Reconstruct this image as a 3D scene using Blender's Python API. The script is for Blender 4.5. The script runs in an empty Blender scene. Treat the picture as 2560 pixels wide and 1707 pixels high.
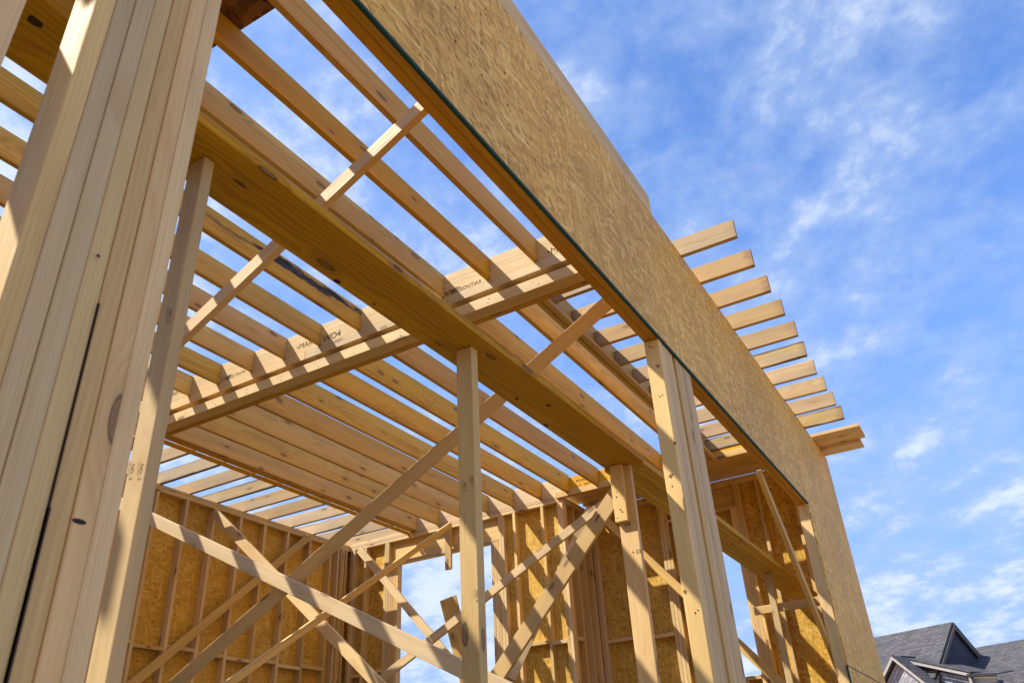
import bpy, bmesh, math, random
from mathutils import Vector, Matrix
random.seed(7)
sc = bpy.context.scene
COL = sc.collection
ZO = 1.6                       # height of the eye above the slab; all z below are measured from the eye
V = Vector

# ------------------------------------------------------------------ camera frame (used to turn measured directions into points)
YAW, PITCH, ROLL, FPX = math.radians(-29.0477), math.radians(30.1168), math.radians(-3.341), 2005.81
EYE = V((1.16, 0, 0))
_f = V((math.sin(YAW)*math.cos(PITCH), math.cos(YAW)*math.cos(PITCH), math.sin(PITCH)))
_r = V((math.cos(YAW), -math.sin(YAW), 0)); _u = _r.cross(_f)
RIGHT = math.cos(ROLL)*_r + math.sin(ROLL)*_u
UP = -math.sin(ROLL)*_r + math.cos(ROLL)*_u
def hit(px, py, axis, val):
    d = RIGHT*((px-1280)/FPX) - UP*((py-853.5)/FPX) + _f
    return EYE + d*((val-EYE[axis])/d[axis])

# ------------------------------------------------------------------ materials
def nt(name):
    m = bpy.data.materials.new(name); m.use_nodes = True
    t = m.node_tree; t.nodes.clear()
    return m, t
BARK_SIGN = 1.
class G:
    """tiny node-graph helper"""
    def __init__(s, t): s.t = t
    def n(s, typ, **kw):
        nd = s.t.nodes.new(typ)
        for k, v in kw.items(): setattr(nd, k, v)
        return nd
    def put(s, sock, v):
        if v is None: return
        if hasattr(v, 'is_linked') or hasattr(v, 'links'): s.t.links.new(v, sock)
        else:
            if isinstance(v, (tuple, list)) and len(v) == 3 and sock.type == 'RGBA': v = (*v, 1)
            sock.default_value = v
    def math(s, op, a, b=None, c=None, clamp=False):
        nd = s.n('ShaderNodeMath', operation=op, use_clamp=clamp)
        s.put(nd.inputs[0], a); s.put(nd.inputs[1], b); s.put(nd.inputs[2], c)
        return nd.outputs[0]
    def vmath(s, op, a, b=None):
        nd = s.n('ShaderNodeVectorMath', operation=op)
        s.put(nd.inputs[0], a); s.put(nd.inputs[1], b)
        return nd.outputs['Vector'] if op not in ('LENGTH', 'DOT_PRODUCT', 'DISTANCE') else nd.outputs['Value']
    def noise(s, vec, scale=1, detail=3, rough=.5, dist=0):
        nd = s.n('ShaderNodeTexNoise'); s.put(nd.inputs['Vector'], vec)
        nd.inputs['Scale'].default_value = scale; nd.inputs['Detail'].default_value = detail
        nd.inputs['Roughness'].default_value = rough; nd.inputs['Distortion'].default_value = dist
        return nd.outputs[0]
    def vor(s, vec, scale=1, feature='F1', rnd=1):
        nd = s.n('ShaderNodeTexVoronoi', feature=feature); s.put(nd.inputs['Vector'], vec)
        nd.inputs['Scale'].default_value = scale; nd.inputs['Randomness'].default_value = rnd
        return nd
    def ramp(s, fac, lo, hi, a=0., b=1., smooth=True):
        nd = s.n('ShaderNodeMapRange', interpolation_type='SMOOTHSTEP' if smooth else 'LINEAR')
        s.put(nd.inputs[0], fac); nd.inputs[1].default_value = lo; nd.inputs[2].default_value = hi
        nd.inputs[3].default_value = a; nd.inputs[4].default_value = b
        return nd.outputs[0]
    def mix(s, fac, a, b, blend='MIX'):
        nd = s.n('ShaderNodeMix', data_type='RGBA', blend_type=blend)
        s.put(nd.inputs[0], fac); s.put(nd.inputs[6], a); s.put(nd.inputs[7], b)
        return nd.outputs[2]
    def sep(s, v):
        nd = s.n('ShaderNodeSeparateXYZ'); s.put(nd.inputs[0], v); return nd.outputs
    def comb(s, x, y, z):
        nd = s.n('ShaderNodeCombineXYZ')
        for i, q in enumerate((x, y, z)): s.put(nd.inputs[i], q)
        return nd.outputs[0]
    def rot(s, v, ang):
        nd = s.n('ShaderNodeVectorRotate', rotation_type='Z_AXIS'); s.put(nd.inputs[0], v)
        nd.inputs['Angle'].default_value = ang; return nd.outputs[0]
    def out(s, col, rough=.65, bump=None, bstr=.3, bdist=.002, spec=.3, metal=0):
        b = s.n('ShaderNodeBsdfPrincipled'); o = s.n('ShaderNodeOutputMaterial')
        s.put(b.inputs['Base Color'], col); s.put(b.inputs['Roughness'], rough)
        b.inputs['Specular IOR Level'].default_value = spec; b.inputs['Metallic'].default_value = metal
        if bump is not None:
            bn = s.n('ShaderNodeBump'); s.put(bn.inputs['Height'], bump)
            bn.inputs['Strength'].default_value = bstr; bn.inputs['Distance'].default_value = bdist
            s.t.links.new(bn.outputs[0], b.inputs['Normal'])
        s.t.links.new(b.outputs[0], o.inputs[0])

def objvec(g):
    tc = g.n('ShaderNodeTexCoord'); oi = g.n('ShaderNodeObjectInfo')
    r = oi.outputs['Random']
    off = g.comb(g.math('MULTIPLY', r, 91.7), g.math('MULTIPLY', r, 37.3), g.math('MULTIPLY', r, 53.9))
    return tc.outputs['Object'], g.vmath('ADD', tc.outputs['Object'], off), r

def wood(name, base, late, ring=.011, knots=.30, grey=.0, bark=False, vary=.22, ringmix=.62, ends=0.):
    m, t = nt(name); g = G(t)
    loc, v, r = objvec(g)
    s = g.vmath('MULTIPLY', v, (.45, 5., 5.))
    big = g.noise(s, 1.3, 2)
    wob = g.noise(g.vmath('MULTIPLY', v, (.9, 4., 4.)), 1.0, 3)
    # distance from the pith of the tree, wandering along the board
    x, y, z = g.sep(loc)
    r2 = g.math('FRACT', g.math('MULTIPLY', r, 17.31)); r3 = g.math('FRACT', g.math('MULTIPLY', r, 7.77))
    py = g.math('MULTIPLY_ADD', r2, .22, -.11); pz = g.math('MULTIPLY_ADD', r3, .20, .0)
    dy = g.math('ADD', y, py); dz = g.math('ADD', z, pz)
    rad = g.math('SQRT', g.math('ADD', g.math('MULTIPLY', dy, dy), g.math('MULTIPLY', dz, dz)))
    # knots
    kv = g.vor(g.vmath('MULTIPLY', v, (4.2, 13., 13.)), 1.0)
    keep = g.math('LESS_THAN', g.sep(kv.outputs['Color'])[0], knots)
    kd = kv.outputs['Distance']
    near = g.math('MULTIPLY', g.ramp(kd, .12, .75, 1, 0), keep)
    core = g.math('MULTIPLY', g.ramp(kd, .12, .19, 1, 0), keep)
    rim = g.math('MULTIPLY', g.math('MULTIPLY', g.ramp(kd, .13, .17, 0, 1), g.ramp(kd, .17, .22, 1, 0)), keep)
    rad = g.math('ADD', rad, g.math('MULTIPLY', g.math('SUBTRACT', wob, .5), .055))
    rad = g.math('ADD', rad, g.math('MULTIPLY', near, .016))
    ph = g.math('MULTIPLY', rad, 1/ring)
    fr = g.math('FRACT', ph)
    rings = g.math('MULTIPLY', g.ramp(fr, .15, .85), g.ramp(fr, .88, 1., 1, 0))
    fine = g.noise(g.vmath('MULTIPLY', v, (6., 260., 260.)), 1.0, 2)
    streak = g.noise(g.vmath('MULTIPLY', v, (.8, 45., 45.)), 1.0, 2)
    rings = g.math('MULTIPLY', rings, g.ramp(streak, .25, .7, .45, 1))
    col = g.mix(g.math('MULTIPLY', rings, ringmix), base, late)
    hsv = g.n('ShaderNodeHueSaturation'); g.put(hsv.inputs['Color'], col)
    g.put(hsv.inputs['Value'], g.math('MULTIPLY', g.math('MULTIPLY_ADD', r, vary, 1-vary*.5), g.ramp(big, .25, .75, .84, 1.13)))
    g.put(hsv.inputs['Saturation'], g.math('MULTIPLY_ADD', r2, .26, .94))
    g.put(hsv.inputs['Hue'], g.math('MULTIPLY_ADD', r3, .012, .4895))
    col = hsv.outputs[0]
    col = g.mix(g.ramp(fine, .3, .75, 0, .16), col, (late[0]*.55, late[1]*.5, late[2]*.45))
    # sapwood stain / rust drips
    st = g.noise(g.vmath('MULTIPLY', v, (1.6, 9., 9.)), 1.0, 4, .6)
    col = g.mix(g.ramp(st, .62, .8, 0, .35), col, (base[0]*.72, base[1]*.55, base[2]*.35))
    if grey: 
        gy = g.noise(g.vmath('MULTIPLY', v, (1.1, 14., 14.)), 1.0, 4, .6)
        col = g.mix(g.ramp(gy, .45, .75, 0, grey), col, (.30, .27, .23))
    col = g.mix(g.math('MULTIPLY', near, .28), col, (late[0]*.75, late[1]*.62, late[2]*.5))
    col = g.mix(g.math('MULTIPLY', core, .72), col, (.17, .082, .036))
    col = g.mix(g.math('MULTIPLY', rim, .75), col, (.04, .02, .012))
    if ends:
        en = g.noise(g.vmath('MULTIPLY', v, (5., 14., 14.)), 1.0, 4, .65)
        e = g.math('ADD', g.math('ABSOLUTE', x), g.math('MULTIPLY', g.math('SUBTRACT', en, .5), .16))
        col = g.mix(g.math('MULTIPLY', g.ramp(e, ends-.06, ends+.03, 0, .75), r2), col, (.26, .12, .05))
        lowe = g.math('MULTIPLY', g.ramp(g.math('ADD', g.math('ABSOLUTE', y), g.math('MULTIPLY', g.math('SUBTRACT', st, .5), .08)), .055, .066), g.math('GREATER_THAN', r3, .6))
        col = g.mix(g.math('MULTIPLY', lowe, .8), col, (.07, .035, .015))
    if bark:
        # wane and bark left along the upper edge of the board, from 2.7 m on
        bx = g.math('ADD', x, 1.690); zz = g.math('ABSOLUTE', y)
        up = g.math('MULTIPLY', y, BARK_SIGN)
        bn = g.noise(g.vmath('MULTIPLY', loc, (3.0, 16., 16.)), 1.0, 6, .7)
        jag = g.math('MULTIPLY', g.math('SUBTRACT', bn, .5), .17)
        cen = g.math('MULTIPLY_ADD', bx, .02, -.035)
        wdt = g.math('MULTIPLY', g.ramp(bx, 2.85, 3.2), g.ramp(bx, 3.75, 4.0, 1, .35))
        dd = g.math('ABSOLUTE', g.math('ADD', g.math('SUBTRACT', up, cen), jag))
        mk = g.ramp(g.math('SUBTRACT', dd, g.math('MULTIPLY', wdt, .030)), -.004, .003, 1, 0)
        mk = g.math('MULTIPLY', mk, g.ramp(wdt, .02, .1))
        br = g.math('MULTIPLY', g.ramp(dd, .0, .035, .8, 0), g.math('MULTIPLY', g.ramp(bx, 2.3, 2.7), g.ramp(bx, 3.6, 4.0, 1, .3)))
        col = g.mix(br, col, (.17, .075, .02))
        col = g.mix(mk, col, g.mix(g.ramp(bn, .4, .6), (.010, .009, .009), (.10, .075, .06)))
    hgt = g.math('ADD', g.math('MULTIPLY', rings, .35), g.math('MULTIPLY', fine, .6))
    g.out(col, g.ramp(fine, .2, .8, .5, .75), hgt, .25, .0012, .35)
    return m

def osb(name, base, dark, light, scale=1.):
    m, t = nt(name); g = G(t)
    loc, v, r = objvec(g)
    warp = g.vmath('SCALE', g.vmath('SUBTRACT', g.n('ShaderNodeTexNoise').outputs[1], (.5, .5, .5))); 
    def layer(ang, seed, sx, sy):
        p = g.vmath('ADD', v, (seed, seed*1.7, seed*.3))
        # use in-plane coordinates only (local X, Y of the panel)
        nz = g.noise(g.vmath('MULTIPLY', p, (5., 5., 5.)), 1., 2)
        p = g.rot(p, ang)
        p = g.vmath('MULTIPLY', p, (sx*scale, sy*scale, 2.))
        p = g.vmath('ADD', p, g.comb(0, g.math('MULTIPLY', nz, 1.2), 0))
        return g.vor(p, 1.)
    cols = []
    A = [layer(.35, 1.3, 8.5, 58), layer(-.5, 4.1, 8.5, 52), layer(.95, 7.7, 8, 46), layer(-.05, 2.9, 8, 66), layer(1.5, 9.9, 9, 50)]
    c = None
    pick = g.vor(g.vmath('MULTIPLY', v, (13., 17., 2.)), scale)
    pk = g.sep(pick.outputs['Color'])[0]
    val = g.sep(A[0].outputs['Color'])[0]; edge = A[0].outputs['Distance']
    for i, L in enumerate(A[1:]):
        sel = g.math('GREATER_THAN', g.sep(L.outputs['Color'])[1], [.62, .66, .55, .8][i])
        nd = g.n('ShaderNodeMix', data_type='FLOAT'); g.put(nd.inputs[0], sel); g.put(nd.inputs[2], val); g.put(nd.inputs[3], g.sep(L.outputs['Color'])[0])
        val = nd.outputs[0]
        ne = g.n('ShaderNodeMix', data_type='FLOAT'); g.put(ne.inputs[0], sel); g.put(ne.inputs[2], edge); g.put(ne.inputs[3], L.outputs['Distance'])
        edge = ne.outputs[0]
    fib = g.noise(g.vmath('MULTIPLY', g.rot(v, .3), (18., 240., 4.)), 1., 2)
    k = g.math('ADD', g.math('MULTIPLY', val, .75), g.math('MULTIPLY', fib, .25))
    col = g.mix(g.ramp(k, .2, .85), dark, base)
    col = g.mix(g.ramp(val, .86, .98, 0, .8), col, light)
    # thin dark bark slivers
    def sliver(ang, seed, th, sx, sy):
        L = layer(ang, seed, sx, sy)
        ok = g.math('LESS_THAN', g.sep(L.outputs['Color'])[2], th)
        return g.math('MULTIPLY', g.ramp(L.outputs['Distance'], .16, .30, 1, 0), ok)
    sl = g.math('MAXIMUM', sliver(.42, 21., .26, 13, 52), g.math('MAXIMUM', sliver(.15, 33., .24, 15, 66), sliver(-.35, 45., .15, 15, 55)))
    col = g.mix(g.math('MULTIPLY', sl, .9), col, (dark[0]*.32, dark[1]*.26, dark[2]*.22))
    big = g.noise(g.vmath('MULTIPLY', v, (1.2, 1.2, 1.2)), 1., 3)
    hs = g.n('ShaderNodeHueSaturation'); g.put(hs.inputs['Color'], col); g.put(hs.inputs['Value'], g.ramp(big, .3, .7, .90, 1.08))
    g.out(hs.outputs[0], .62, g.math('ADD', g.math('MULTIPLY', val, .6), g.math('MULTIPLY', edge, .5)), .35, .0015, .35)
    return m

def plain(name, col, rough=.6, var=.15, scale=6., spec=.3, metal=0, bump=0):
    m, t = nt(name); g = G(t); loc, v, r = objvec(g)
    nz = g.noise(v, scale, 4, .6)
    c = g.mix(g.ramp(nz, .3, .7, 0, var), col, tuple(q*.45 for q in col))
    g.out(c, rough, nz if bump else None, bump, .01, spec, metal)
    return m

def shingle(name, col):
    m, t = nt(name); g = G(t); loc, v, r = objvec(g)
    br = g.n('ShaderNodeTexBrick'); g.put(br.inputs['Vector'], loc)
    br.inputs['Scale'].default_value = 1.; br.inputs['Brick Width'].default_value = .30; br.inputs['Row Height'].default_value = .14
    br.inputs['Mortar Size'].default_value = .012; br.inputs['Bias'].default_value = 0.; br.offset = .37; br.squash = 1.
    br.inputs['Color1'].default_value = (*[q*1.25 for q in col], 1); br.inputs['Color2'].default_value = (*[q*.68 for q in col], 1)
    br.inputs['Mortar'].default_value = (*[q*.35 for q in col], 1)
    nz = g.noise(v, 40., 3, .7)
    c = g.mix(g.ramp(nz, .3, .7, 0, .4), br.outputs[0], tuple(q*.5 for q in col))
    g.out(c, .9, br.outputs[1], -.3, .02, .15)
    return m

M_PALE = wood('spruce_stud_wood', (.70, .51, .245), (.54, .35, .13), .0075, .24, .0, ringmix=.34, vary=.30)
M_WARM = wood('pine_joist_wood', (.69, .455, .125), (.49, .285, .062), .012, .24, .0, ringmix=.72)
M_TAN = wood('tan_rim_wood', (.70, .50, .22), (.52, .33, .11), .008, .12, .0, ringmix=.7)
M_TAIL = wood('weathered_spruce_wood', (.52, .36, .165), (.38, .245, .09), .011, .26, .5, ringmix=.6, vary=.34, ends=.70)
M_PLANK = wood('pine_plank_wood', (.62, .38, .075), (.38, .205, .03), .017, .34, .0, ringmix=.8)
M_LVL = wood('laminated_beam_wood', (.50, .27, .055), (.37, .175, .03), .006, .05, .0, vary=.08)
M_BARK = wood('bark_edged_wood', (.62, .40, .105), (.42, .235, .045), .010, .2, .0, bark=True)
M_YEL = wood('yellow_coated_beam_wood', (.78, .40, .015), (.62, .28, .008), .02, .05, .0, vary=.06)
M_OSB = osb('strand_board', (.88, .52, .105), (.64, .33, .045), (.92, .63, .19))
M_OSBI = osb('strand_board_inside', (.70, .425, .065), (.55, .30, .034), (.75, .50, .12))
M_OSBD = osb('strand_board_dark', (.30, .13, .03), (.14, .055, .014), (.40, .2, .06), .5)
M_GREEN = plain('green_edge_paint', (.012, .065, .045), .6, .5, 60)
M_INK = plain('stamp_ink', (.05, .03, .018), .8, .3, 80)
M_STAMP = plain('printed_stamp_ink', (.15, .095, .045), .8, .6, 120)
M_FADE = plain('faded_stamp_ink', (.13, .075, .03), .8, .5, 90)
M_NAIL = plain('nail_steel', (.03, .022, .018), .5, .2, 80)
M_SLAB = plain('concrete', (.14, .11, .07), .85, .3, 2., .2, bump=.2)
M_DIRT = plain('dry_clay_ground', (.40, .27, .145), .95, .5, .4, .1, bump=.4)
M_ROOF = shingle('roof_shingle', (.125, .117, .115))
M_RAKE = plain('grey_brown_rake_paint', (.13, .11, .10), .6, .1)
M_SHAKE = shingle('pale_shake_siding', (.42, .40, .42))
M_BATTEN = plain('dark_board_siding', (.075, .075, .10), .7, .15)
M_TRIM = plain('pale_trim_paint', (.40, .35, .31), .6, .1)
M_DTRIM = plain('dark_gutter_metal', (.03, .027, .027), .45, .1)
M_GLASS = plain('window_glass', (.10, .13, .17), .08, .05, spec=.6)
M_PURP = plain('ridge_cap_shingle', (.07, .055, .07), .85, .3)

# ------------------------------------------------------------------ object helpers
def tag(o, label=None, cat=None, group=None, kind=None):
    if label: o['label'] = label
    if cat: o['category'] = cat
    if group: o['group'] = group
    if kind: o['kind'] = kind
    return o
def thing(name, label, cat, loc, group=None):
    o = bpy.data.objects.new(name, None); COL.objects.link(o)
    o.empty_display_size = .2; o.location = V(loc) + V((0, 0, ZO))
    return tag(o, label, cat, group)
def link(name, me, mat, M, parent):
    if mat: me.materials.append(mat)
    o = bpy.data.objects.new(name, me); COL.objects.link(o)
    M = Matrix.Translation((0, 0, ZO)) @ M
    if parent is not None:
        o.parent = parent
        p = parent; off = Matrix.Identity(4)
        chain = []
        while p is not None: chain.append(p); p = p.parent
        for q in reversed(chain): off = off @ q.matrix_basis
        M = off.inverted() @ M
    o.matrix_basis = M
    return o
def boxmesh(name, L, w, t, bev=.0028, bow=0.):
    bm = bmesh.new(); bmesh.ops.create_cube(bm, size=1)
    for v in bm.verts: v.co = V((v.co.x*L, v.co.y*w, v.co.z*t))
    b = min(bev, t*.2)
    if b > 0: bmesh.ops.bevel(bm, geom=list(bm.edges), offset=b, segments=2, profile=.5, affect='EDGES')
    if bow:
        ee = [e for e in bm.edges if abs(e.verts[0].co.x-e.verts[1].co.x) > L*.5]
        bmesh.ops.subdivide_edges(bm, edges=ee, cuts=7, use_grid_fill=True)
        for v in bm.verts:
            k = 1-(2*v.co.x/L)**2
            v.co.z += bow*k; v.co.y += bow*.7*k
    me = bpy.data.meshes.new(name); bm.to_mesh(me); bm.free()
    return me
def box(name, mat, xs, ys, zs, parent=None, bev=.0028, bow=0.):
    d = [xs[1]-xs[0], ys[1]-ys[0], zs[1]-zs[0]]
    c = V(((xs[0]+xs[1])/2, (ys[0]+ys[1])/2, (zs[0]+zs[1])/2))
    o = sorted(range(3), key=lambda i: -d[i])
    e = [V((0, 0, 0)) for _ in range(3)]
    for k in range(3): e[k][o[k]] = 1
    if e[0].cross(e[1]).dot(e[2]) < 0: e[2] = -e[2]
    R = Matrix((e[0], e[1], e[2])).transposed().to_4x4()
    return link(name, boxmesh(name, d[o[0]], d[o[1]], d[o[2]], bev, bow), mat, Matrix.Translation(c) @ R, parent)
def beam(name, mat, P, Q, nrm, w, t, parent=None, bow=0., down=True, twist=0.):
    """board whose upper front edge runs P to Q; the broad face (width w) has normal nrm, thickness t goes behind it"""
    P, Q, nrm = V(P), V(Q), V(nrm).normalized()
    ex = (Q-P).normalized(); nrm = (nrm-ex*nrm.dot(ex)).normalized()
    if twist:
        dn = nrm.cross(ex); dn = dn if dn.z < 0 else -dn
        nrm = (nrm*math.cos(twist)+dn*math.sin(twist)).normalized()
    wd = nrm.cross(ex).normalized()
    if (wd.z > 0) == down: wd = -wd
    ez = ex.cross(wd)
    c = (P+Q)/2 + wd*w/2 - nrm*t/2
    R = Matrix((ex, wd, ez)).transposed().to_4x4()
    return link(name, boxmesh(name, (Q-P).length, w, t, .0028, bow), mat, Matrix.Translation(c) @ R, parent)
NAIL_ME = {}
def nails(parent, pts, nrm, r=.0035, name='nail'):
    """small dark nail heads lying on a face, each an object of its own"""
    n = V(nrm).normalized(); key = tuple(n)
    if key not in NAIL_ME:
        bm = bmesh.new(); a = n.orthogonal().normalized(); b = n.cross(a)
        lo = [bm.verts.new((a*math.cos(k*math.pi/4)+b*math.sin(k*math.pi/4))) for k in range(8)]
        hi = [bm.verts.new((a*math.cos(k*math.pi/4)+b*math.sin(k*math.pi/4))*.8+n*.35) for k in range(8)]
        bm.faces.new(hi)
        for k in range(8): bm.faces.new((lo[k], lo[(k+1) % 8], hi[(k+1) % 8], hi[k]))
        bmesh.ops.recalc_face_normals(bm, faces=list(bm.faces))
        me = bpy.data.meshes.new(name); bm.to_mesh(me); bm.free(); me.materials.append(M_NAIL); NAIL_ME[key] = me
    for p in pts:
        o = link(name, NAIL_ME[key], None, Matrix.Translation(p) @ Matrix.Scale(r*random.uniform(.8, 1.25), 4), parent)
def lettering(txt, size, origin, ex, ey, parent, name='stamp', mat=None, bold=0.):
    cu = bpy.data.curves.new(name, 'FONT'); cu.body = txt; cu.size = size; cu.offset = bold
    cu.resolution_u = 3
    o = bpy.data.objects.new(name, cu); COL.objects.link(o)
    dg = bpy.context.evaluated_depsgraph_get(); me = bpy.data.meshes.new_from_object(o.evaluated_get(dg))
    bpy.data.objects.remove(o)
    ex, ey = V(ex).normalized(), V(ey).normalized(); ez = ex.cross(ey)
    me.materials.clear()
    R = Matrix((ex, ey, ez)).transposed().to_4x4()
    return link(name, me, mat or M_INK, Matrix.Translation(V(origin)+ez*.0012) @ R, parent)
def polymesh(name, verts, faces, mat, parent, thick=0., frame=None):
    """mesh from points (world); frame = (origin, ex, ey) sets local axes for the shader"""
    if frame:
        o, ex, ey = V(frame[0]), V(frame[1]).normalized(), V(frame[2])
        ez = ex.cross(ey).normalized(); ey = ez.cross(ex)
        Mx = Matrix.Translation(o) @ Matrix((ex, ey, ez)).transposed().to_4x4()
    else: Mx = Matrix.Translation(V(verts[0]))
    inv = Mx.inverted()
    bm = bmesh.new(); vs = [bm.verts.new(inv @ V(v)) for v in verts]
    for f in faces: bm.faces.new([vs[i] for i in f])
    if thick:
        bmesh.ops.recalc_face_normals(bm, faces=list(bm.faces))
        bmesh.ops.solidify(bm, geom=list(bm.faces), thickness=thick)
    bmesh.ops.recalc_face_normals(bm, faces=list(bm.faces))
    me = bpy.data.meshes.new(name); bm.to_mesh(me); bm.free()
    return link(name, me, mat, Mx, parent)
ORD = ['first', 'second', 'third', 'fourth', 'fifth', 'sixth', 'seventh', 'eighth', 'ninth', 'tenth', 'eleventh', 'twelfth', 'thirteenth', 'fourteenth', 'fifteenth']
FL = -ZO

# ------------------------------------------------------------------ setting
def sheet(name, xs, ys, z, mat):
    me = bpy.data.meshes.new(name)
    cx, cy = (xs[0]+xs[1])/2, (ys[0]+ys[1])/2
    me.from_pydata([(xs[0]-cx, ys[0]-cy, 0), (xs[1]-cx, ys[0]-cy, 0), (xs[1]-cx, ys[1]-cy, 0), (xs[0]-cx, ys[1]-cy, 0)], [], [(0, 1, 2, 3)])
    return tag(link(name, me, mat, Matrix.Translation((cx, cy, z)), None), kind='structure')
sheet('ground', (-600, 600), (-600, 600), FL-.15, M_DIRT)
slab = box('floor', M_SLAB, (-6.45, .1), (-4.3, 9.4), (FL-.14, FL), None, .01); tag(slab, kind='structure')

# ------------------------------------------------------------------ the sheathed header wall (outer face x = 0)
hw = thing('header_wall', 'long strand-board sheathed header beam with a green painted bottom edge, ending in a sheathed wall corner', 'wall', (0, 3, FL))
ZB, ZT = 2.21, 3.262
for i, (a, b) in enumerate(((-1.2, 2.748), (2.752, 5.188), (5.192, 7.348))):
    pn = box('sheathing_panel', M_OSB, (-.012, 0), (a, b), (ZB+.001, ZT), hw, .0006)
    box('green_edge', M_GREEN, (-.0135, .0015), (a, b), (ZB-.0025, ZB+.0125), pn, .0006)
pn = box('sheathing_panel', M_OSB, (-.012, 0), (7.352, 9.335), (.862, ZT+.012), hw, .0006)
pn = box('sheathing_panel', M_OSB, (-.012, 0), (7.326, 9.335), (FL, .857), hw, .0006)
box('green_edge', M_GREEN, (-.0135, .0015), (7.3255, 9.33), (.851, .8585), pn, .0006)
box('green_edge', M_GREEN, (-.0135, .0015), (7.3225, 7.331), (FL, .851), pn, .0006)
box('header_ply', M_LVL, (-.094, -.0515), (-1.2, 7.34), (ZB+.002, 3.09), hw)
box('header_ply', M_LVL, (-.0495, -.0125), (-1.2, 7.34), (ZB, 3.09), hw)
box('top_plate', M_PALE, (-.094, -.0125), (-1.2, 9.33), (3.17, 3.207), hw)
box('top_plate', M_PALE, (-.0938, -.0125), (-1.2, 9.33), (3.209, 3.247), hw)
for y in [k*.406 for k in range(-2, 18)]:
    box('cripple_stud', M_PALE, (-.0935, -.0125), (y, y+.038), (3.0905, 3.1695), hw)
box('rim_board', M_PALE, (-.042, -.004), (-1.2, 4.055), (3.249, 3.428), hw)
box('rim_board', M_PALE, (-.081, -.0435), (-1.2, 4.13), (3.249, 3.43), hw)
for a in (7.341, 7.381):
    box('jamb_stud', M_PALE, (-.1, -.0125), (a, a+.038), (FL, ZB), hw)
box('jamb_stud', M_PALE, (-.1, -.0125), (9.29, 9.328), (FL, 3.168), hw)
for y in (7.8, 8.2, 8.6, 9.0): box('jamb_stud', M_PALE, (-.1, -.0125), (y, y+.038), (FL, 3.168), hw)
# ink crosses and staples on the sheathing face
rnd = random.Random(5)
for (px, py) in [(1138, 104), (1204, 108), (1214, 24), (1262, 184), (1204, 190), (1137, 20), (1268, 264), (1202, 36), (1450, 425), (1495, 478), (1532, 530), (1460, 500), (1505, 552), (1365, 255), (1400, 300), (1530, 585), (1590, 640), (1710, 800), (1840, 930), (1880, 1010)]:
    bm = bmesh.new(); p = hit(px, py, 0, 0.0); c = V((0, p.y, p.z)); s = rnd.uniform(.008, .013)
    for sg in (1, -1):
        d = V((0, sg*.55, 1)).normalized()*s*rnd.uniform(.7, 1.2); q = V((0, d.z, -d.y)).normalized()*.0016
        vs = [bm.verts.new(d*a+q*b) for a, b in ((-1, -1), (1, -1), (1, 1), (-1, 1))]
        bm.faces.new(vs)
    bmesh.ops.recalc_face_normals(bm, faces=list(bm.faces))
    me = bpy.data.meshes.new('pencil_mark'); bm.to_mesh(me); bm.free()
    link('pencil_mark', me, M_INK, Matrix.Translation(c+V((.0014, 0, 0))), hw)

# ------------------------------------------------------------------ posts under the header
pp = thing('built_up_post', 'thick nearest post of seven pale studs nailed side by side, left of the photo', 'post', (-.045, .63, FL))
for k in range(7):
    y = .498+k*.0381
    dx = [0, -.003, -.001, -.004, -.002, .0015, -.001][k]
    box('stud', M_PALE, (-.089+dx, dx), (y, y+.0374), (FL, ZB-.002), pp, .004)
cr = box('dark_strip', plain('bark', (.05, .03, .02), .9, .5, 30), (-.02, -.0005), (.6499, .6508), (FL, .78), pp, .0)  # near-black strips standing in for the dark gap between two studs
box('dark_strip', cr.data.materials[0], (-.02, .0012), (.6499, .6522), (FL, .42), pp, .001)
pm = thing('built_up_post', 'middle post of pale studs with a gap between them, holding up the sheathed header', 'post', (-.05, 4.03, FL))
edges = [(3.770, 3.829), (3.831, 3.889), (3.891, 3.940), (3.942, 3.998), (4.036, 4.096), (4.098, 4.163), (4.165, 4.224), (4.226, 4.305)]
for k, (a, b) in enumerate(edges):
    dx = [-.010, -.013, -.012, -.014, -.011, -.014, -.012, -.013][k]
    box('stud', M_PALE, (-.094, dx), (a, b), (FL, ZB-.002), pm, .004)
box('filler_strip', M_WARM, (-.094, -.045), (3.999, 4.035), (FL, ZB-.002), pm, .002)
nails(pm, [(-.05, 3.7695, 1.86), (-.035, 3.7695, 1.865), (-.062, 3.7695, 2.17), (-.045, 3.7695, 2.16), (-.05, 3.7695, 1.42), (-.06, 3.7695, 1.36), (-.03, 3.7695, .75), (-.045, 3.7695, .74)], (0, -1, 0), .0045)
ns = thing('wall_stud', 'single pale stud cut off by the top left corner of the photo', 'stud', (-.045, .37, FL))
box('stud', M_PALE, (-.089, 0), (.353, .391), (FL, ZB-.002), ns, .004)
box('stud', M_PALE, (-.089, -.002), (.312, .351), (FL, ZB-.002), ns, .004)

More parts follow.
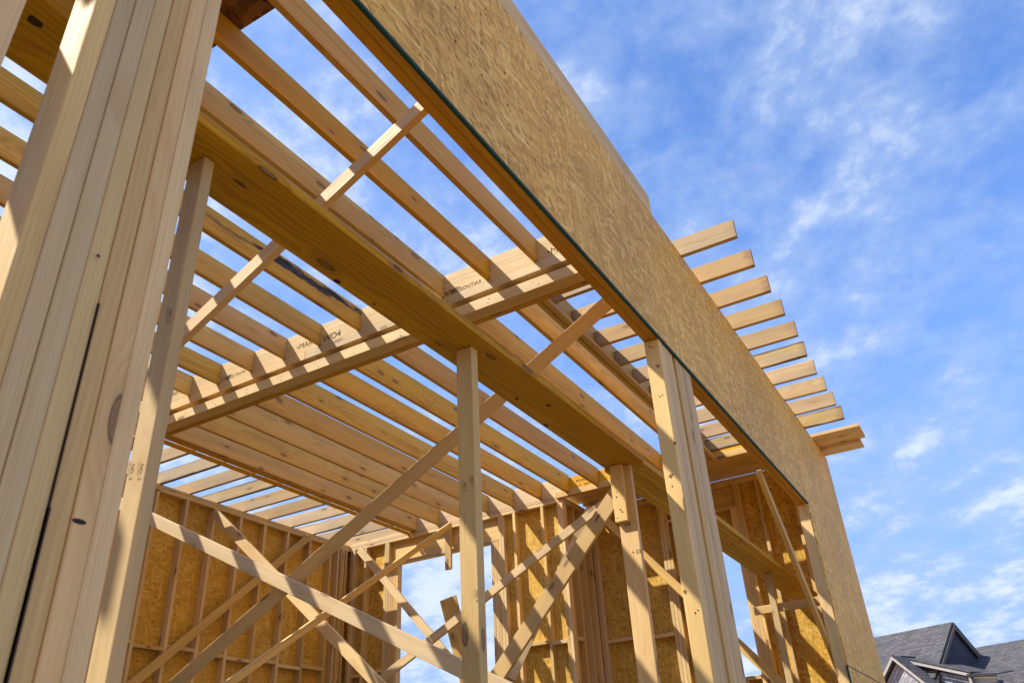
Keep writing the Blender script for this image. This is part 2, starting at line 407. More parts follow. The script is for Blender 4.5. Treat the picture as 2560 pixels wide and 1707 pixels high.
# ------------------------------------------------------------------ cross beam and joists
JB, JT, JT2 = 3.25, 3.435, 3.478
cb = thing('cross_beam', 'long beam across the ceiling between the two joist bays, printed with black lettering', 'beam', (-3.2, 4.1, 2.95))
rim = box('rim_board', M_TAN, (-6.3, -.096), (4.05, 4.088), (JB-.006, JT), cb)
box('ledger_strip', M_PALE, (-2.985, -.096), (4.047, 4.11), (3.166, 3.243), cb)
box('ledger_strip', M_PALE, (-6.3, -2.987), (4.047, 4.11), (3.166, 3.243), cb)
box('inner_ply', M_WARM, (-6.3, -.096), (4.111, 4.165), (3.119, JT-.002), cb)
box('ledger_strip', M_PALE, (-6.3, -.096), (4.047, 4.165), (3.031, 3.118), cb)
box('bottom_ply', M_PLANK, (-6.3, -.0965), (4.166, 4.212), (3.027, 3.243), cb)
box('rim_board', M_WARM, (-6.3, -.0965), (4.166, 4.204), (3.245, JT+.02), cb)
fy = 4.0498
def stamp(txt, px, py, size, flip=False, bold=.0):
    p = hit(px, py, 1, fy)
    s = -1 if flip else 1
    lettering(txt, size, p, (s, 0, 0), (0, 0, s), rim, 'stamp', M_STAMP, bold)
stamp('\u2022MARTI', 741, 876, .072)
stamp('WO4', 807, 856, .078, bold=.001)
stamp('\u2022M', 1368, 639, .075)
stamp('V/V', 1112, 742, .06, bold=.002)
stamp('OUTIAR', 1157, 724, .044)
stamp('XVA', 551, 955, .06)
stamp('COUTIA', 585, 941, .036)
def arc(px, py, radii, parent):
    c = hit(px, py, 1, fy); bm = bmesh.new()
    for r0, r1 in radii:
        prev = None
        for k in range(13):
            a = math.pi*(k/12)
            v = [bm.verts.new(V((math.cos(a)*r, 0, math.sin(a)*r))) for r in (r0, r1)]
            if prev: bm.faces.new((prev[0], prev[1], v[1], v[0]))
            prev = v
    me = bpy.data.meshes.new('stamp'); bm.to_mesh(me); bm.free()
    link('stamp', me, M_STAMP, Matrix.Translation(c+V((0, -.0012, 0))), parent)
arc(1142, 733, ((.012, .022), (.03, .038), (.046, .054)), rim)
arc(574, 947, ((.010, .018), (.025, .032), (.038, .044)), rim)

bay1 = [-.847, -1.234, -1.629, -2.022, -2.42, -2.823, -3.202, -3.569, -3.962, -4.322, -4.715, -5.1, -5.49, -5.88]
nl = []
for k, x in enumerate(bay1):
    bk = (k == 4)
    lab = f'{ORD[k]} joist in from the sheathed header, in the bay nearest the camera'
    if bk: lab = 'near bay joist with a charred black bark streak along its face'
    o = box('ceiling_joist', M_BARK if bk else M_WARM, (x-.038, x), (-.70+.03*(k % 3), 4.049), (JB, JT-.004*(k % 2)), None, .004, random.uniform(-.004, .004))
    tag(o, lab, 'joist', 'ceiling joists of the near bay')
    if k < 12:
        nails(o, [(x+.0003, 4.03-random.uniform(0, .006), JB+.02+q*.037) for q in range(5)], (1, 0, 0), .0035)
    nl += [(x+random.uniform(.0, .03), 4.0465, 3.225), (x+random.uniform(0, .03), 4.0465, 3.195), (x+random.uniform(-.06, .0), 4.0465, 3.09), (x+random.uniform(-.05, 0), 4.0465, 3.055)]
nails(cb, nl, (0, -1, 0), .004)
bay2 = [-1.27, -1.66, -2.06, -2.453, -2.848, -3.228, -3.634, -4.01, -4.384, -4.775]
for k, x in enumerate(bay2):
    y1 = 8.442
    o = box('ceiling_joist', M_WARM, (x-.038, x), (4.206, y1), (JB, JT2-.005*(k % 2)), None, .004, random.uniform(-.005, .005))
    tag(o, f'{ORD[k]} joist in from the doubled trimmer, in the bay beyond the cross beam', 'joist', 'ceiling joists of the far bay')
    nails(o, [(x+.0003, 8.42, JB+.02+q*.037) for q in range(4)], (1, 0, 0), .004)
tr = thing('trimmer_joist', 'doubled trimmer joist carrying the inner ends of the overhanging outlookers by the header', 'joist', (-1.1, 6.3, JB))
box('joist_ply', M_WARM, (-1.0865, -1.049), (4.206, 8.442), (JB, JT2-.02), tr)
box('joist_ply', M_WARM, (-1.1255, -1.0885), (4.206, 8.442), (JB-.003, JT2-.024), tr)
box('ledger_strip', M_PALE, (-1.048, -1.003), (4.206, 8.442), (JB-.041, JB-.002), tr, .008)
tj = thing('trimmer_joist', 'tripled joist under the inner ends of the outlookers along the left side wall', 'joist', (-5.2, 6.3, JB))
for k in range(3): box('joist_ply', M_WARM, (-5.178-.0383*k, -5.14-.0383*k), (4.206, 8.442), (JB-.002*k, JT2-.003*k), tj)
box('ledger_strip', M_WARM, (-5.292, -5.256), (4.206, 8.442), (JB-.041, JB-.0045), tj, .006)

# outlookers over the header and over the left wall
for k in range(10):
    y = 4.568+.4045*k
    ex = .397+[0, .004, .012, .016, .022, .004, -.002, .003, .006, .008][k]
    o = box('outlooker', M_TAIL, (-1.047, ex), (y, y+.038), (JB, JB+.142), None, .003, random.uniform(-.002, .002))
    tag(o, f'{ORD[k]} overhanging tail counted from the camera along the top of the sheathed header', 'rafter tail', 'outlookers overhanging the header')
for k in range(11):
    y = 4.50+.4*k
    o = box('outlooker', M_TAIL, (-6.85, -5.294), (y, y+.038), (JB, JB+.142), None, .003, random.uniform(-.002, .002))
    tag(o, f'{ORD[k]} pale outlooker beyond the cross beam, crossing the top of the left wall', 'rafter tail', 'outlookers over the left wall')
o = box('outlooker', M_TAIL, (-1.0, -.1), (4.33, 4.42), (JB, JB+.038)); tag(o, 'short flat block tucked behind the cross beam beside the header', 'block')
ep = thing('overhang_planks', 'pair of pale planks reaching past the far end of the header, beyond the last tail', 'plank', (-1.2, 9.0, 3.28))
box('plank', M_PALE, (-3.05, .487), (8.648, 9.03), (3.30, 3.335), ep)
box('plank', M_PALE, (-2.97, .43), (9.034, 9.25), (3.272, 3.31), ep)
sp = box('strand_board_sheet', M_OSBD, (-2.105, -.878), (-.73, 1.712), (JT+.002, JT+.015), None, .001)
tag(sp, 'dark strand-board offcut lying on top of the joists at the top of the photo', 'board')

# ------------------------------------------------------------------ left side wall
lw = thing('stud_wall', 'left side wall of studs lined with orange strand-board, under a row of outlookers', 'wall', (-6.33, 4, FL))
box('top_plate', M_PALE, (-6.369, -6.28), (-4.11, 8.438), (3.212, 3.249), lw)
box('top_plate', M_PALE, (-6.369, -6.2805), (-4.11, 8.4385), (3.173, 3.2105), lw)
box('bottom_plate', M_PALE, (-6.369, -6.28), (-4.11, 8.438), (FL, FL+.038), lw)
ys = [8.062, 7.668, 7.270, 6.875, 6.488, 6.092, 5.70] + [5.70-.395*k for k in range(1, 25)]
for k, y in enumerate(ys):
    box('stud', M_PALE, (-6.369, -6.281), (y-.019, y+.019), (FL+.039, 3.172), lw)
    if k: 
        z = 1.60+[.0, .018, -.012, .015, -.01][k % 5]
        box('blocking', M_PALE, (-6.366, -6.284), (y+.0195, ys[k-1]-.0195), (z-.019, z+.019), lw)
for y in (8.20, 8.262, 8.301, 8.36): box('stud', M_PALE, (-6.369, -6.2815), (y, y+.0375), (FL+.039, 3.172), lw)
for a, b in ((-4.198, -1.312), (-1.308, 1.128), (1.132, 3.568), (3.572, 6.008), (6.012, 8.528)):
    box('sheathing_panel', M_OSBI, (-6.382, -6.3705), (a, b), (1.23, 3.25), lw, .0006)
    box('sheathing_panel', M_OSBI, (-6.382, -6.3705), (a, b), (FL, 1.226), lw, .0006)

nw = thing('stud_wall', 'added unseen end wall behind the viewer, sheathed with strand-board, blocking low sky light', 'wall', (-3.2, -4.1, FL))  # unseen wall, added to block low skylight from the inner faces
box('top_plate', M_PALE, (-6.369, -.1), (-4.2, -4.111), (3.173, 3.249), nw)
box('bottom_plate', M_PALE, (-6.369, -.1), (-4.2, -4.111), (FL, FL+.038), nw)
for k in range(16): box('stud', M_PALE, (-6.369+.4147*k, -6.331+.4147*k), (-4.199, -4.112), (FL+.039, 3.172), nw)
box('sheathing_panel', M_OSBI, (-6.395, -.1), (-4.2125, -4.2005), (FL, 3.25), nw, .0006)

# ------------------------------------------------------------------ far wall with the doorway
FY = 8.44
fw = thing('stud_wall', 'far stud wall with a wide open doorway full of sky, below the joist ends', 'wall', (-4.6, FY, FL))
box('top_plate', M_PALE, (-6.368, -2.97), (FY, FY+.089), (3.212, 3.249), fw)
box('top_plate', M_PALE, (-6.279, -2.97), (FY+.0005, FY+.089), (3.173, 3.2105), fw)
box('rim_joist', M_PALE, (-5.3, -2.97), (FY+.003, FY+.041), (3.2505, JT2-.01), fw)
box('rim_joist', M_PALE, (-6.3, -5.302), (FY+.05, FY+.088), (3.2505, 3.29), fw)
for x in (-6.262, -6.222, -6.02): box('stud', M_PALE, (x, x+.038), (FY+.001, FY+.0885), (FL, 3.172), fw)
for x in (-5.672, -5.633): box('stud', M_PALE, (x, x+.0375), (FY+.001, FY+.0885), (FL, 3.172), fw)
for x in (-5.594, -5.555, -5.516, -5.477): box('jack_stud', M_PALE, (x, x+.0375), (FY+.002, FY+.0885), (FL, 2.859), fw)
for x in (-4.0, -3.961, -3.922): box('jack_stud', M_PALE, (x, x+.0375), (FY+.002, FY+.0885), (FL, 2.859), fw)
for x in (-3.882, -3.843): box('stud', M_PALE, (x, x+.0375), (FY+.001, FY+.0885), (FL, 3.172), fw)
for x in (-3.67, -3.272, -3.045, -3.006): box('stud', M_PALE, (x, x+.038), (FY+.001, FY+.0885), (FL, 3.172), fw)
box('door_header', M_PALE, (-5.594, -3.884), (FY+.062, FY+.0885), (2.8975, 3.1725), fw)
box('door_header', M_PALE, (-5.594, -3.884), (FY+.002, FY+.0885), (2.860, 2.8965), fw)
for z in (1.58,):
    box('blocking', M_PALE, (-3.632, -3.2725), (FY+.004, FY+.086), (z, z+.038), fw)
    box('blocking', M_PALE, (-3.234, -3.0455), (FY+.004, FY+.086), (z-.02, z+.018), fw)
    box('blocking', M_PALE, (-6.182, -6.0205), (FY+.004, FY+.086), (z-.05, z-.012), fw)
    box('blocking', M_PALE, (-5.982, -5.6725), (FY+.004, FY+.086), (z-.03, z+.008), fw)
for a, b in ((-6.395, -5.478), (-3.924, -2.97)):
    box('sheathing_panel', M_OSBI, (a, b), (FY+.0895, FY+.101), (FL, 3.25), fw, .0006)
lv = thing('laminated_beam', 'yellow laminated beam with a ledger strip, spanning the recess at the far end', 'beam', (-1.6, FY, 3.21))
yb = box('beam_ply', M_YEL, (-2.968, -.098), (FY+.004, FY+.048), (3.222, 3.452), lv)
box('ledger_strip', M_PALE, (-3.03, -.098), (FY-.034, FY+.003), (3.214, 3.284), lv)
lettering('POWER BEAM', .05, hit(1440, 1206, 1, FY+.0035), (1, 0, 0), (0, 0, 1), yb)
lettering('LVL 2850 1.9', .045, hit(1443, 1217, 1, FY+.0035), (1, 0, 0), (0, 0, 1), yb)

# ------------------------------------------------------------------ recess beyond the doorway wall
BY = 9.19
rw = thing('stud_wall', 'short return wall stepping back beside the doorway, lined with strand-board', 'wall', (-3.0, 8.9, FL))
box('top_plate', M_PALE, (-3.058, -2.969), (FY+.09, BY), (3.212, 3.249), rw)
box('top_plate', M_PALE, (-3.058, -2.9695), (FY+.09, BY), (3.173, 3.2105), rw)
for y in (8.533, 8.74, 8.95, 9.15): box('stud', M_PALE, (-3.058, -2.971), (y, y+.038), (FL, 3.172), rw)
box('blocking', M_PALE, (-3.055, -2.975), (8.5715, 8.7395), (1.60, 1.638), rw)
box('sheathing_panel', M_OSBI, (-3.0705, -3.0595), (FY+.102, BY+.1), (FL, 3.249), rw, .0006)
bw = thing('stud_wall', 'back wall of the recess with dark strand-board and a tall open window gap', 'wall', (-1.5, BY, FL))
box('top_plate', M_PALE, (-3.058, -.101), (BY, BY+.089), (3.212, 3.249), bw)
box('top_plate', M_PALE, (-2.968, -.101), (BY+.0005, BY+.089), (3.173, 3.2105), bw)
for x in (-2.966, -2.927, -2.53, -2.06, -2.02, -1.98, -1.88): box('stud', M_PALE, (x, x+.0375), (BY+.001, BY+.0885), (FL, 3.172), bw)
for x in (-1.092, -1.053): box('stud', M_PALE, (x, x+.0375), (BY+.001, BY+.0885), (FL, 3.172), bw)
for x in (-1.131, -1.17): box('jack_stud', M_PALE, (x, x+.0375), (BY+.002, BY+.0885), (FL, 2.888), bw)
for x in (-.832, -.45): box('stud', M_PALE, (x, x+.0375), (BY+.001, BY+.0885), (FL, 3.172), bw)
box('window_header', M_WARM, (-1.842, -1.0935), (BY+.05, BY+.0885), (2.926, 3.1725), bw)
box('window_header', M_PALE, (-1.842, -1.0935), (BY+.002, BY+.0885), (2.889, 2.9255), bw)
box('window_sill', M_PALE, (-1.842, -1.1715), (BY+.002, BY+.0885), (1.045, 1.083), bw)
for x in (-1.6, -1.35): box('cripple_stud', M_PALE, (x, x+.0375), (BY+.002, BY+.0885), (FL, 1.044), bw)
box('blocking', M_PALE, (-2.49, -2.0605), (BY+.004, BY+.086), (1.60, 1.638), bw)
box('blocking', M_PALE, (-2.89, -2.5305), (BY+.004, BY+.086), (1.62, 1.658), bw)
box('blocking', M_PALE, (-1.942, -1.8805), (BY+.004, BY+.086), (2.88, 2.918), bw)
for xs, zs in (((-3.07, -1.845), (FL, 3.25)), ((-1.844, -1.135), (2.47, 3.25)), ((-1.844, -1.135), (FL, 1.05)), ((-1.134, -.1), (FL, 3.25))):
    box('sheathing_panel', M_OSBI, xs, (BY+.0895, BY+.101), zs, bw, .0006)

# ------------------------------------------------------------------ scaffold planks, posts and braces
PZ = 1.75
planks = []
pk = box('scaffold_plank', M_PLANK, (-.63, -.392), (-.4, 4.335), (PZ, PZ+.038), None, .006, .0)
tag(pk, 'wide flat scaffold plank running over the temporary posts toward the far wall, nearer one', 'plank', 'scaffold planks'); planks.append(pk)
pk = box('scaffold_plank', M_PLANK, (-.655, -.40), (4.338, 9.06), (PZ-.001, PZ+.037), None, .006, .0)
tag(pk, 'wide flat scaffold plank running on from the third post to the wall corner, farther one', 'plank', 'scaffold planks')
def post(px, w, d, y, x0, label, top=PZ-.002):
    r = thing('scaffold_post', label, 'post', (x0+w/2, y+d/2, FL), 'temporary posts under the scaffold plank')
    m = box('upright', M_PALE, (x0, x0+w), (y, y+d), (FL, top), r, .004)
    return r, m
p1, u1 = post(0, .070, .038, 1.13, -.559, 'nearest temporary post with stamped lettering, just right of the thick near post')
p2, u2 = post(0, .080, .050, 2.56, -.546, 'middle temporary post with stamped lettering, in the centre of the photo')
p3, u3 = post(0, .112, .038, 4.302, -.585, 'third temporary post with a short cleat nailed near its top')
box('cleat', M_PALE, (-.592, -.512), (4.262, 4.3005), (1.40, PZ-.003), p3, .004)
nails(p3, [(-.545, 4.2615, 1.66), (-.56, 4.2615, 1.58), (-.565, 4.2615, 1.55), (-.55, 4.2615, 1.47), (-.54, 4.2615, 1.455), (-.575, 4.2615, 1.425)], (0, -1, 0), .004)
p4, u4 = post(0, .056, .038, 7.66, -.582, 'farthest temporary post with stamped lettering, in front of the wall corner')
M_KNOT = plain('dark_knot', (.055, .024, .010), .7, .6, 90)
M_KNOTL = plain('brown_knot', (.27, .15, .065), .7, .5, 70)
def knot(parent, c, nrm, along, L, W, mat=M_KNOT):
    n = V(nrm).normalized(); a = V(along).normalized(); b = n.cross(a); bm = bmesh.new()
    vs = []
    for k in range(16):
        t = k/16*2*math.pi; q = random.uniform(.86, 1.1)
        vs.append(bm.verts.new(a*math.cos(t)*L*q + b*math.sin(t)*W*q + n*.0009))
    f = bm.faces.new(vs); f.normal_update()
    if f.normal.dot(n) < 0: f.normal_flip()
    me = bpy.data.meshes.new('knot'); bm.to_mesh(me); bm.free()
    link('knot', me, mat, Matrix.Translation(c), parent)
for (px, py, L, W) in ((88, 55, .020, .014), (843, 703, .018, .011), (935, 760, .009, .006)):
    knot(planks[0], hit(px, py, 2, PZ), (0, 0, -1), (0, 1, 0), L, W)
for (px, py, L, W) in ((1292, 996, .014, .009), (1372, 1013, .020, .010), (1365, 1063, .022, .010)):
    knot(planks[0], hit(px, py, 2, PZ), (0, 0, -1), (0, 1, 0), L, W)
for (px, py, L, W, mt) in ((196, 1303, .0045, .0125, M_KNOT), (245, 640, .003, .004, M_KNOT)):
    q = hit(px, py, 0, .0008); knot(pp, q, (1, 0, 0), (0, 0, 1), L, W, mt)
for (px, py, L, W) in ((1645, 915, .010, .012), (1688, 1107, .012, .012), (1676, 1190, .012, .012), (1712, 1478, .012, .01)):
    knot(pm, hit(px, py, 1, 3.769), (0, -1, 0), (0, 0, 1), L*.8, W*.8, M_KNOTL)
def grade(u, x, y, z, w, h, ny=-1):
    """grade stamp reading down the post"""
    lettering('NO. 2', .016, (x, y, z), (0, 0, -1), (1, 0, 0), u, 'grade_stamp', M_FADE)
    lettering('S-DRY SPF HT', .0062, (x-.0085, y, z+.01), (0, 0, -1), (1, 0, 0), u, 'grade_stamp', M_FADE)
for (px, py) in ((425, 775), (330, 1160), (352, 1160)):
    q = hit(px, py, 1, 1.1298); grade(u1, q.x, q.y, q.z, 0, .06)
for (px, py) in ((1178, 1192), (1160, 1205), (1190, 1475), (1205, 1468)):
    q = hit(px, py, 1, 2.5598); grade(u2, q.x, q.y, q.z, 0, .075)
for (px, py) in ((1580, 1385),):
    q = hit(px, py, 1, 4.3018); lettering('\u00f7 23', .03, q, (1, 0, 0), (0, 0, 1), u3, 'grade_stamp', M_FADE); 
    lettering('SPF', .03, hit(1562, 1318, 1, 4.3018), (1, 0, 0), (0, 0, 1), u3, 'grade_stamp', M_FADE)
for (px, py) in ((1930, 1525), (1958, 1660)):
    q = hit(px, py, 1, 7.6598); grade(u4, q.x, q.y, q.z, 0, .06)
tie = box('tie_board', M_PALE, (-.75, -.1), (7.70, 7.738), (1.412, 1.482)); tag(tie, 'short level board tying the farthest temporary post to the wall corner', 'board')

def brace(label, axis, val, pa, pb, w, t, A=None, B=None, mat=M_PALE, bow=0., twist=0.):
    a, b = hit(*pa, axis, val), hit(*pb, axis, val)
    d = b-a
    def reach(spec, p):
        if spec is None: return p
        ax, v = spec; return a + d*((v-a[ax])/d[ax])
    P, Q = reach(A, a), reach(B, b)
    n = V((0, -1, 0)) if axis == 1 else V((1, 0, 0))
    o = beam('brace', mat, P, Q, n, w, t, None, bow, True, twist)
    tag(o, label, 'brace', 'temporary diagonal braces')
    return o
X, Z = 0, 2
brace('sunlit brace under the near bay joists, between the nearest temporary post and the header', 1, 2.28, (478.3, 793), (1038.6, 258.3), .086, .038, (X, -4.3), (X, -.097))
brace('long shaded brace from the middle of the header down behind the central post', 1, 3.85, (727, 1432), (1502.4, 747), .089, .038, (Z, FL+.02), (X, -.13), twist=math.radians(37))
brace('bright sunlit brace with a long drying crack, crossing in front of the long shaded one', 1, 3.80, (388, 1283), (1184, 1658), .089, .038, (X, -5.6), (Z, FL+.05), bow=.012)
brace('thin sunlit brace leaning out from the top of the left wall down into the room', 1, 6.05, (547, 1279), (773, 1512), .105, .038, (X, -6.24), (Z, FL+.02))
brace('tan brace nailed along the studs of the left wall, falling away from its top plate', 0, -6.241, (771, 1333), (321, 1704), .089, .038, None, (Z, FL+.03), M_TAN)
brace('orange brace with a bright top edge, ending at the hanging stub over the doorway', 0, -4.42, (1127.4, 1304), (850, 1501), .066, .038, None, (Z, FL+.03), M_TAN)
brace('brace falling across the left side of the open doorway from the far wall corner', 1, 8.40, (907.4, 1371), (1079.6, 1577.7), .1, .038, (Z, 3.2), (Z, FL+.03))
brace('striped brace with four sunlit patches, rising right toward the third temporary post', 1, 7.4, (1231.6, 1463), (1498.5, 1252.7), .089, .038, (Z, FL+.05), (X, -1.75))
brace('wide shaded brace leaning steeply against the third temporary post', 1, 6.4, (1250, 1642), (1504.2, 1252.7), .14, .038, (Z, FL+.03), (X, -1.28))
brace('brace falling right behind the third temporary post and the middle post', 1, 8.7, (1523.3, 1295.8), (1958.5, 1698), .089, .038, (X, -2.6), (Z, FL+.03), M_WARM)
o = beam('brace', M_PALE, hit(1466, 1266, 1, 8.30), hit(1268, 1690, 1, 6.9), (.55, -.83, 0), .085, .038)
o2 = hit(1268, 1690, 1, 6.9)
tag(o, 'steep brace with a bright sunlit edge, crossing behind the wide shaded one', 'brace', 'temporary diagonal braces')
brace('slim brace running down inside the header to the foot of the wall corner', 0, -.1005, (1904.7, 1175.7), (1987, 1380), .078, .038, (Z, 2.2), (Z, FL+.03), M_WARM)
o = beam('leaning_plank', M_PLANK, hit(1139, 1486, 1, 8.0), hit(1139, 1486, 1, 8.0)+(hit(1183, 1654, 1, 8.0)-hit(1139, 1486, 1, 8.0))*4.2, (.35, -1, 0), .20, .038, None, 0, True, math.radians(0))
tag(o, 'brown plank end leaning in the open doorway behind the central post', 'plank')
st = thing('hanging_stub', 'short stub of stud hanging from the header into the open doorway', 'stud', (-4.62, 8.41, 2.63))
box('stud', M_PALE, (-4.663, -4.573), (8.401, 8.438), (2.635, 3.17), st)

# ------------------------------------------------------------------ neighbouring house
hu = V((-.9187, .395, 0)).normalized(); hm = V((-hu.y, hu.x, 0))
HA = V((-1.02, 47.17, 6.8))
def H(u, m, z): return HA + hu*u + hm*m + V((0, 0, z))
T = .836
hs = thing('neighbouring_house', 'grey shingle roofed house with a dark dormer gable, standing behind the wall corner', 'house', tuple(HA+hm*1+V((0, 0, FL-.15-HA.z))))
def quad(name, pts, mat, th=.0, ex=None):
    p = [H(*q) for q in pts]
    return polymesh(name, p, [tuple(range(len(p)))], mat, hs, th, (p[0], ex or (p[1]-p[0]), (p[-1]-p[0])))
gz = -(6.8+ZO+.15)
quad('roof', [(10, 0, 0), (-.15, 0, 0), (-.15, 3.2, -3.2*T), (10, 3.2, -3.2*T)], M_ROOF, .12)
quad('roof', [(10, 0, 0), (-.15, 0, 0), (-.15, -3.2, -3.2*T), (10, -3.2, -3.2*T)], M_ROOF, .12)
bx = quad('ridge_cap', [(10, .1, .02), (.3, .1, .02), (.3, -.1, .02), (10, -.1, .02)], M_PURP, .05)
quad('gable_wall', [(.1, 2.6, -2.6*T-.12), (.1, -2.6, -2.6*T-.12), (.1, 0, -.14)], M_BATTEN, .08)
for k in range(-7, 8):
    mm = k*.27
    quad('batten', [(.02, mm-.03, -2.3), (.02, mm+.03, -2.3), (.02, mm+.03, -abs(mm)*T-.3), (.02, mm-.03, -abs(mm)*T-.3)], M_BATTEN, .03)
for s in (1, -1):
    quad('rake_trim', [(-.16, 0, -.02), (-.16, s*3.2, -3.2*T-.02), (-.16, s*3.2, -3.2*T-.22), (-.16, 0, -.22)], M_RAKE, .05)
quad('side_wall', [(9.6, 2.6, -2.6*T-.15), (.2, 2.6, -2.6*T-.15), (.2, 2.6, gz), (9.6, 2.6, gz)], M_SHAKE, .1)
quad('end_wall', [(.14, 2.6, -2.5*T-.15), (.14, -2.6, -2.5*T-.15), (.14, -2.6, gz), (.14, 2.6, gz)], M_SHAKE, .1)
# rear main roof, ridge parallel to the dormer ridge
rz = -1.0
quad('roof', [(9, -2.6, rz), (-14, -2.6, rz), (-14, 3.4, rz-6.0*.62), (9, 3.4, rz-6.0*.62)], M_ROOF, .12)
quad('roof', [(9, -2.6, rz), (-14, -2.6, rz), (-14, -9, rz-6.4*.62), (9, -9, rz-6.4*.62)], M_ROOF, .12)
quad('ridge_cap', [(9, -2.5, rz+.02), (-14, -2.5, rz+.02), (-14, -2.7, rz+.02), (9, -2.7, rz+.02)], M_PURP, .05)
quad('side_wall', [(9, 2.9, rz-5.6*.62), (-13.6, 2.9, rz-5.6*.62), (-13.6, 2.9, gz), (9, 2.9, gz)], M_SHAKE, .1)
# small front gable with pale rakes
ga, gm, gh = 1.11, 4.2, -1.54
for s, L in ((1, 1.9), (-1, 2.6)):
    quad('roof', [(ga, gm+.02, gh+.03), (ga+s*L, gm+.02, gh+.03-L*1.05), (ga+s*L, gm-3.6, gh+.03-L*1.05), (ga, gm-1.9, gh+.03)], M_ROOF, .04, hm)
    quad('rake_trim', [(ga, gm+.06, gh), (ga+s*L, gm+.06, gh-L*1.05), (ga+s*L, gm+.06, gh-L*1.05-.15), (ga, gm+.06, gh-.15)], M_TRIM, .05)
quad('ridge_cap', [(ga+.06, gm-.7, gh+.035), (ga+.06, gm-2.0, gh+.035), (ga-.06, gm-2.0, gh+.035), (ga-.06, gm-.7, gh+.035)], M_DTRIM, .04)
quad('gable_wall', [(ga, gm-.45, gh-.16), (ga+1.75, gm-.45, gh-2.0), (ga+1.75, gm-.45, gz), (ga-2.4, gm-.45, gz), (ga-2.4, gm-.45, gh-2.68)], M_SHAKE, .08)
# lower side roof with pale fascia, gutter and downspout
fm = 3.22
quad('roof', [(.98, fm, -1.66), (-1.78, fm, -2.61), (-1.78, .9, -2.55), (.98, .9, -1.5)], M_ROOF, .05, hu)
quad('fascia', [(.96, fm+.03, -1.69), (-1.74, fm+.03, -2.65), (-1.74, fm+.03, -2.77), (.96, fm+.03, -1.81)], M_TRIM, .05)
quad('side_wall', [(1.1, fm-.45, -1.9), (-1.58, fm-.45, -2.8), (-1.58, fm-.45, gz), (1.1, fm-.45, gz)], M_SHAKE, .1)
quad('roof', [(-1.68, fm+.05, -2.66), (-2.95, fm+.05, -2.80), (-2.95, fm-1.6, -2.6), (-1.68, fm-1.6, -2.5)], M_ROOF, .05, hu)
quad('gutter', [(-1.68, fm+.1, -2.66), (-2.92, fm+.1, -2.80), (-2.92, fm+.1, -2.90), (-1.68, fm+.1, -2.78)], M_DTRIM, .1)
quad('downspout', [(-1.78, fm+.08, -2.75), (-1.88, fm+.08, -2.75), (-1.92, fm+.08, -3.1), (-1.92, fm+.08, gz), (-1.82, fm+.08, gz), (-1.82, fm+.08, -3.1)], M_DTRIM, .08)
quad('trim_board', [(-1.6, fm-.15, -2.76), (-2.75, fm-.15, -2.86), (-2.75, fm-.15, -3.12), (-1.6, fm-.15, -3.12)], M_TRIM, .1)
quad('side_wall', [(-1.61, fm-.3, -3.0), (-2.7, fm-.3, -3.0), (-2.7, fm-.3, gz), (-1.61, fm-.3, gz)], M_SHAKE, .1)
wn = quad('window', [(-1.98, fm-.1, -3.13), (-2.65, fm-.1, -3.13), (-2.65, fm-.1, -4.4), (-1.98, fm-.1, -4.4)], M_TRIM, .06)
quad('pane', [(-2.04, fm-.02, -3.19), (-2.59, fm-.02, -3.19), (-2.59, fm-.02, -4.35), (-2.04, fm-.02, -4.35)], M_GLASS, .02)

# ------------------------------------------------------------------ light, sky, camera
S = V((-.668, -.63, 1)).normalized()
sl = bpy.data.lights.new('sun', 'SUN'); sl.energy = 4.0; sl.angle = math.radians(.53); sl.color = (1, .95, .87)
so = bpy.data.objects.new('sun', sl); COL.objects.link(so)
so.rotation_euler = (-S).to_track_quat('-Z', 'Y').to_euler(); so.location = S*50

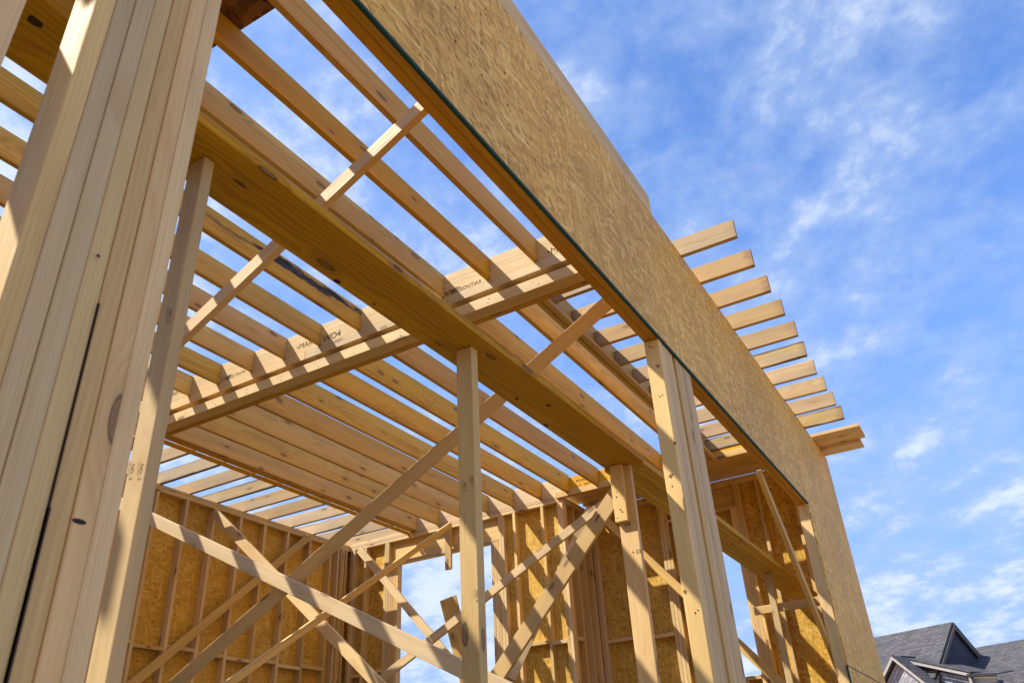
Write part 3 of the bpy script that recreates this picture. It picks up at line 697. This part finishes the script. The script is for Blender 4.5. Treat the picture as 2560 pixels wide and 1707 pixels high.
w = bpy.data.worlds.new('World'); sc.world = w; w.use_nodes = True
t = w.node_tree; t.nodes.clear(); g = G(t)
sky = g.n('ShaderNodeTexSky', sky_type='NISHITA'); sky.sun_disc = False
sky.sun_elevation = math.asin(S.z); sky.sun_rotation = math.atan2(S.x, S.y)
sky.altitude = 0; sky.air_density = 1.0; sky.dust_density = .6; sky.ozone_density = 3.0
tc = g.n('ShaderNodeTexCoord'); d = tc.outputs['Generated']
x, y, z = g.sep(d)
k = g.math('DIVIDE', 1., g.math('ADD', g.math('MAXIMUM', z, 0.), .22))
p = g.comb(g.math('MULTIPLY', x, k), g.math('MULTIPLY', y, k), 0.)
warp = g.noise(p, 1.1, 3)
p2 = g.vmath('ADD', p, g.comb(g.math('MULTIPLY', warp, .25), g.math('MULTIPLY', warp, .12), .0))
n1 = g.noise(p2, 1.35, 12, .6)
n2 = g.noise(g.vmath('MULTIPLY', g.rot(p2, .9), (1.0, 1.7, 1.)), 3.2, 10, .6)
n3 = g.noise(p, 9., 8, .65)
n4 = g.noise(p2, 26., 6, .6)
mk = g.math('ADD', g.math('ADD', g.math('MULTIPLY', n1, .40), g.math('MULTIPLY', n2, .31)), g.math('ADD', g.math('MULTIPLY', n3, .22), g.math('MULTIPLY', n4, .07)))
mk = g.math('ADD', mk, g.math('MULTIPLY', g.ramp(x, -.75, .25, 1, 0), .04))
mk = g.math('ADD', mk, g.ramp(z, .12, .5, .035, 0))
mk = g.ramp(mk, .42, .64)
cl = g.mix(g.ramp(mk, .45, 1.), (2.1, 2.75, 4.0), (3.4, 3.8, 4.5))
tint = g.mix(1., sky.outputs[0], (.70, .94, 1.32), 'MULTIPLY')
low = g.ramp(z, .0, .75, .85, .0)
blue = g.mix(low, tint, (1.3, 2.0, 3.75))
col = g.mix(g.math('MULTIPLY', mk, .92), blue, cl)
bg = g.n('ShaderNodeBackground'); g.put(bg.inputs[0], col); bg.inputs[1].default_value = .15
o = g.n('ShaderNodeOutputWorld'); t.links.new(bg.outputs[0], o.inputs[0])

cam = bpy.data.cameras.new('camera'); co = bpy.data.objects.new('camera', cam); COL.objects.link(co)
cam.sensor_width = 36; cam.lens = FPX/2560*36; cam.clip_end = 2000; cam.clip_start = .05
R = Matrix((RIGHT, UP, -_f)).transposed().to_4x4()
co.matrix_world = Matrix.Translation(EYE+V((0, 0, ZO))) @ R
cam.dof.use_dof = True; cam.dof.focus_distance = 6.0; cam.dof.aperture_fstop = 9
sc.camera = co
sc.view_settings.view_transform = 'Standard'; sc.view_settings.look = 'None'
sc.view_settings.exposure = 0.70; sc.view_settings.gamma = 1
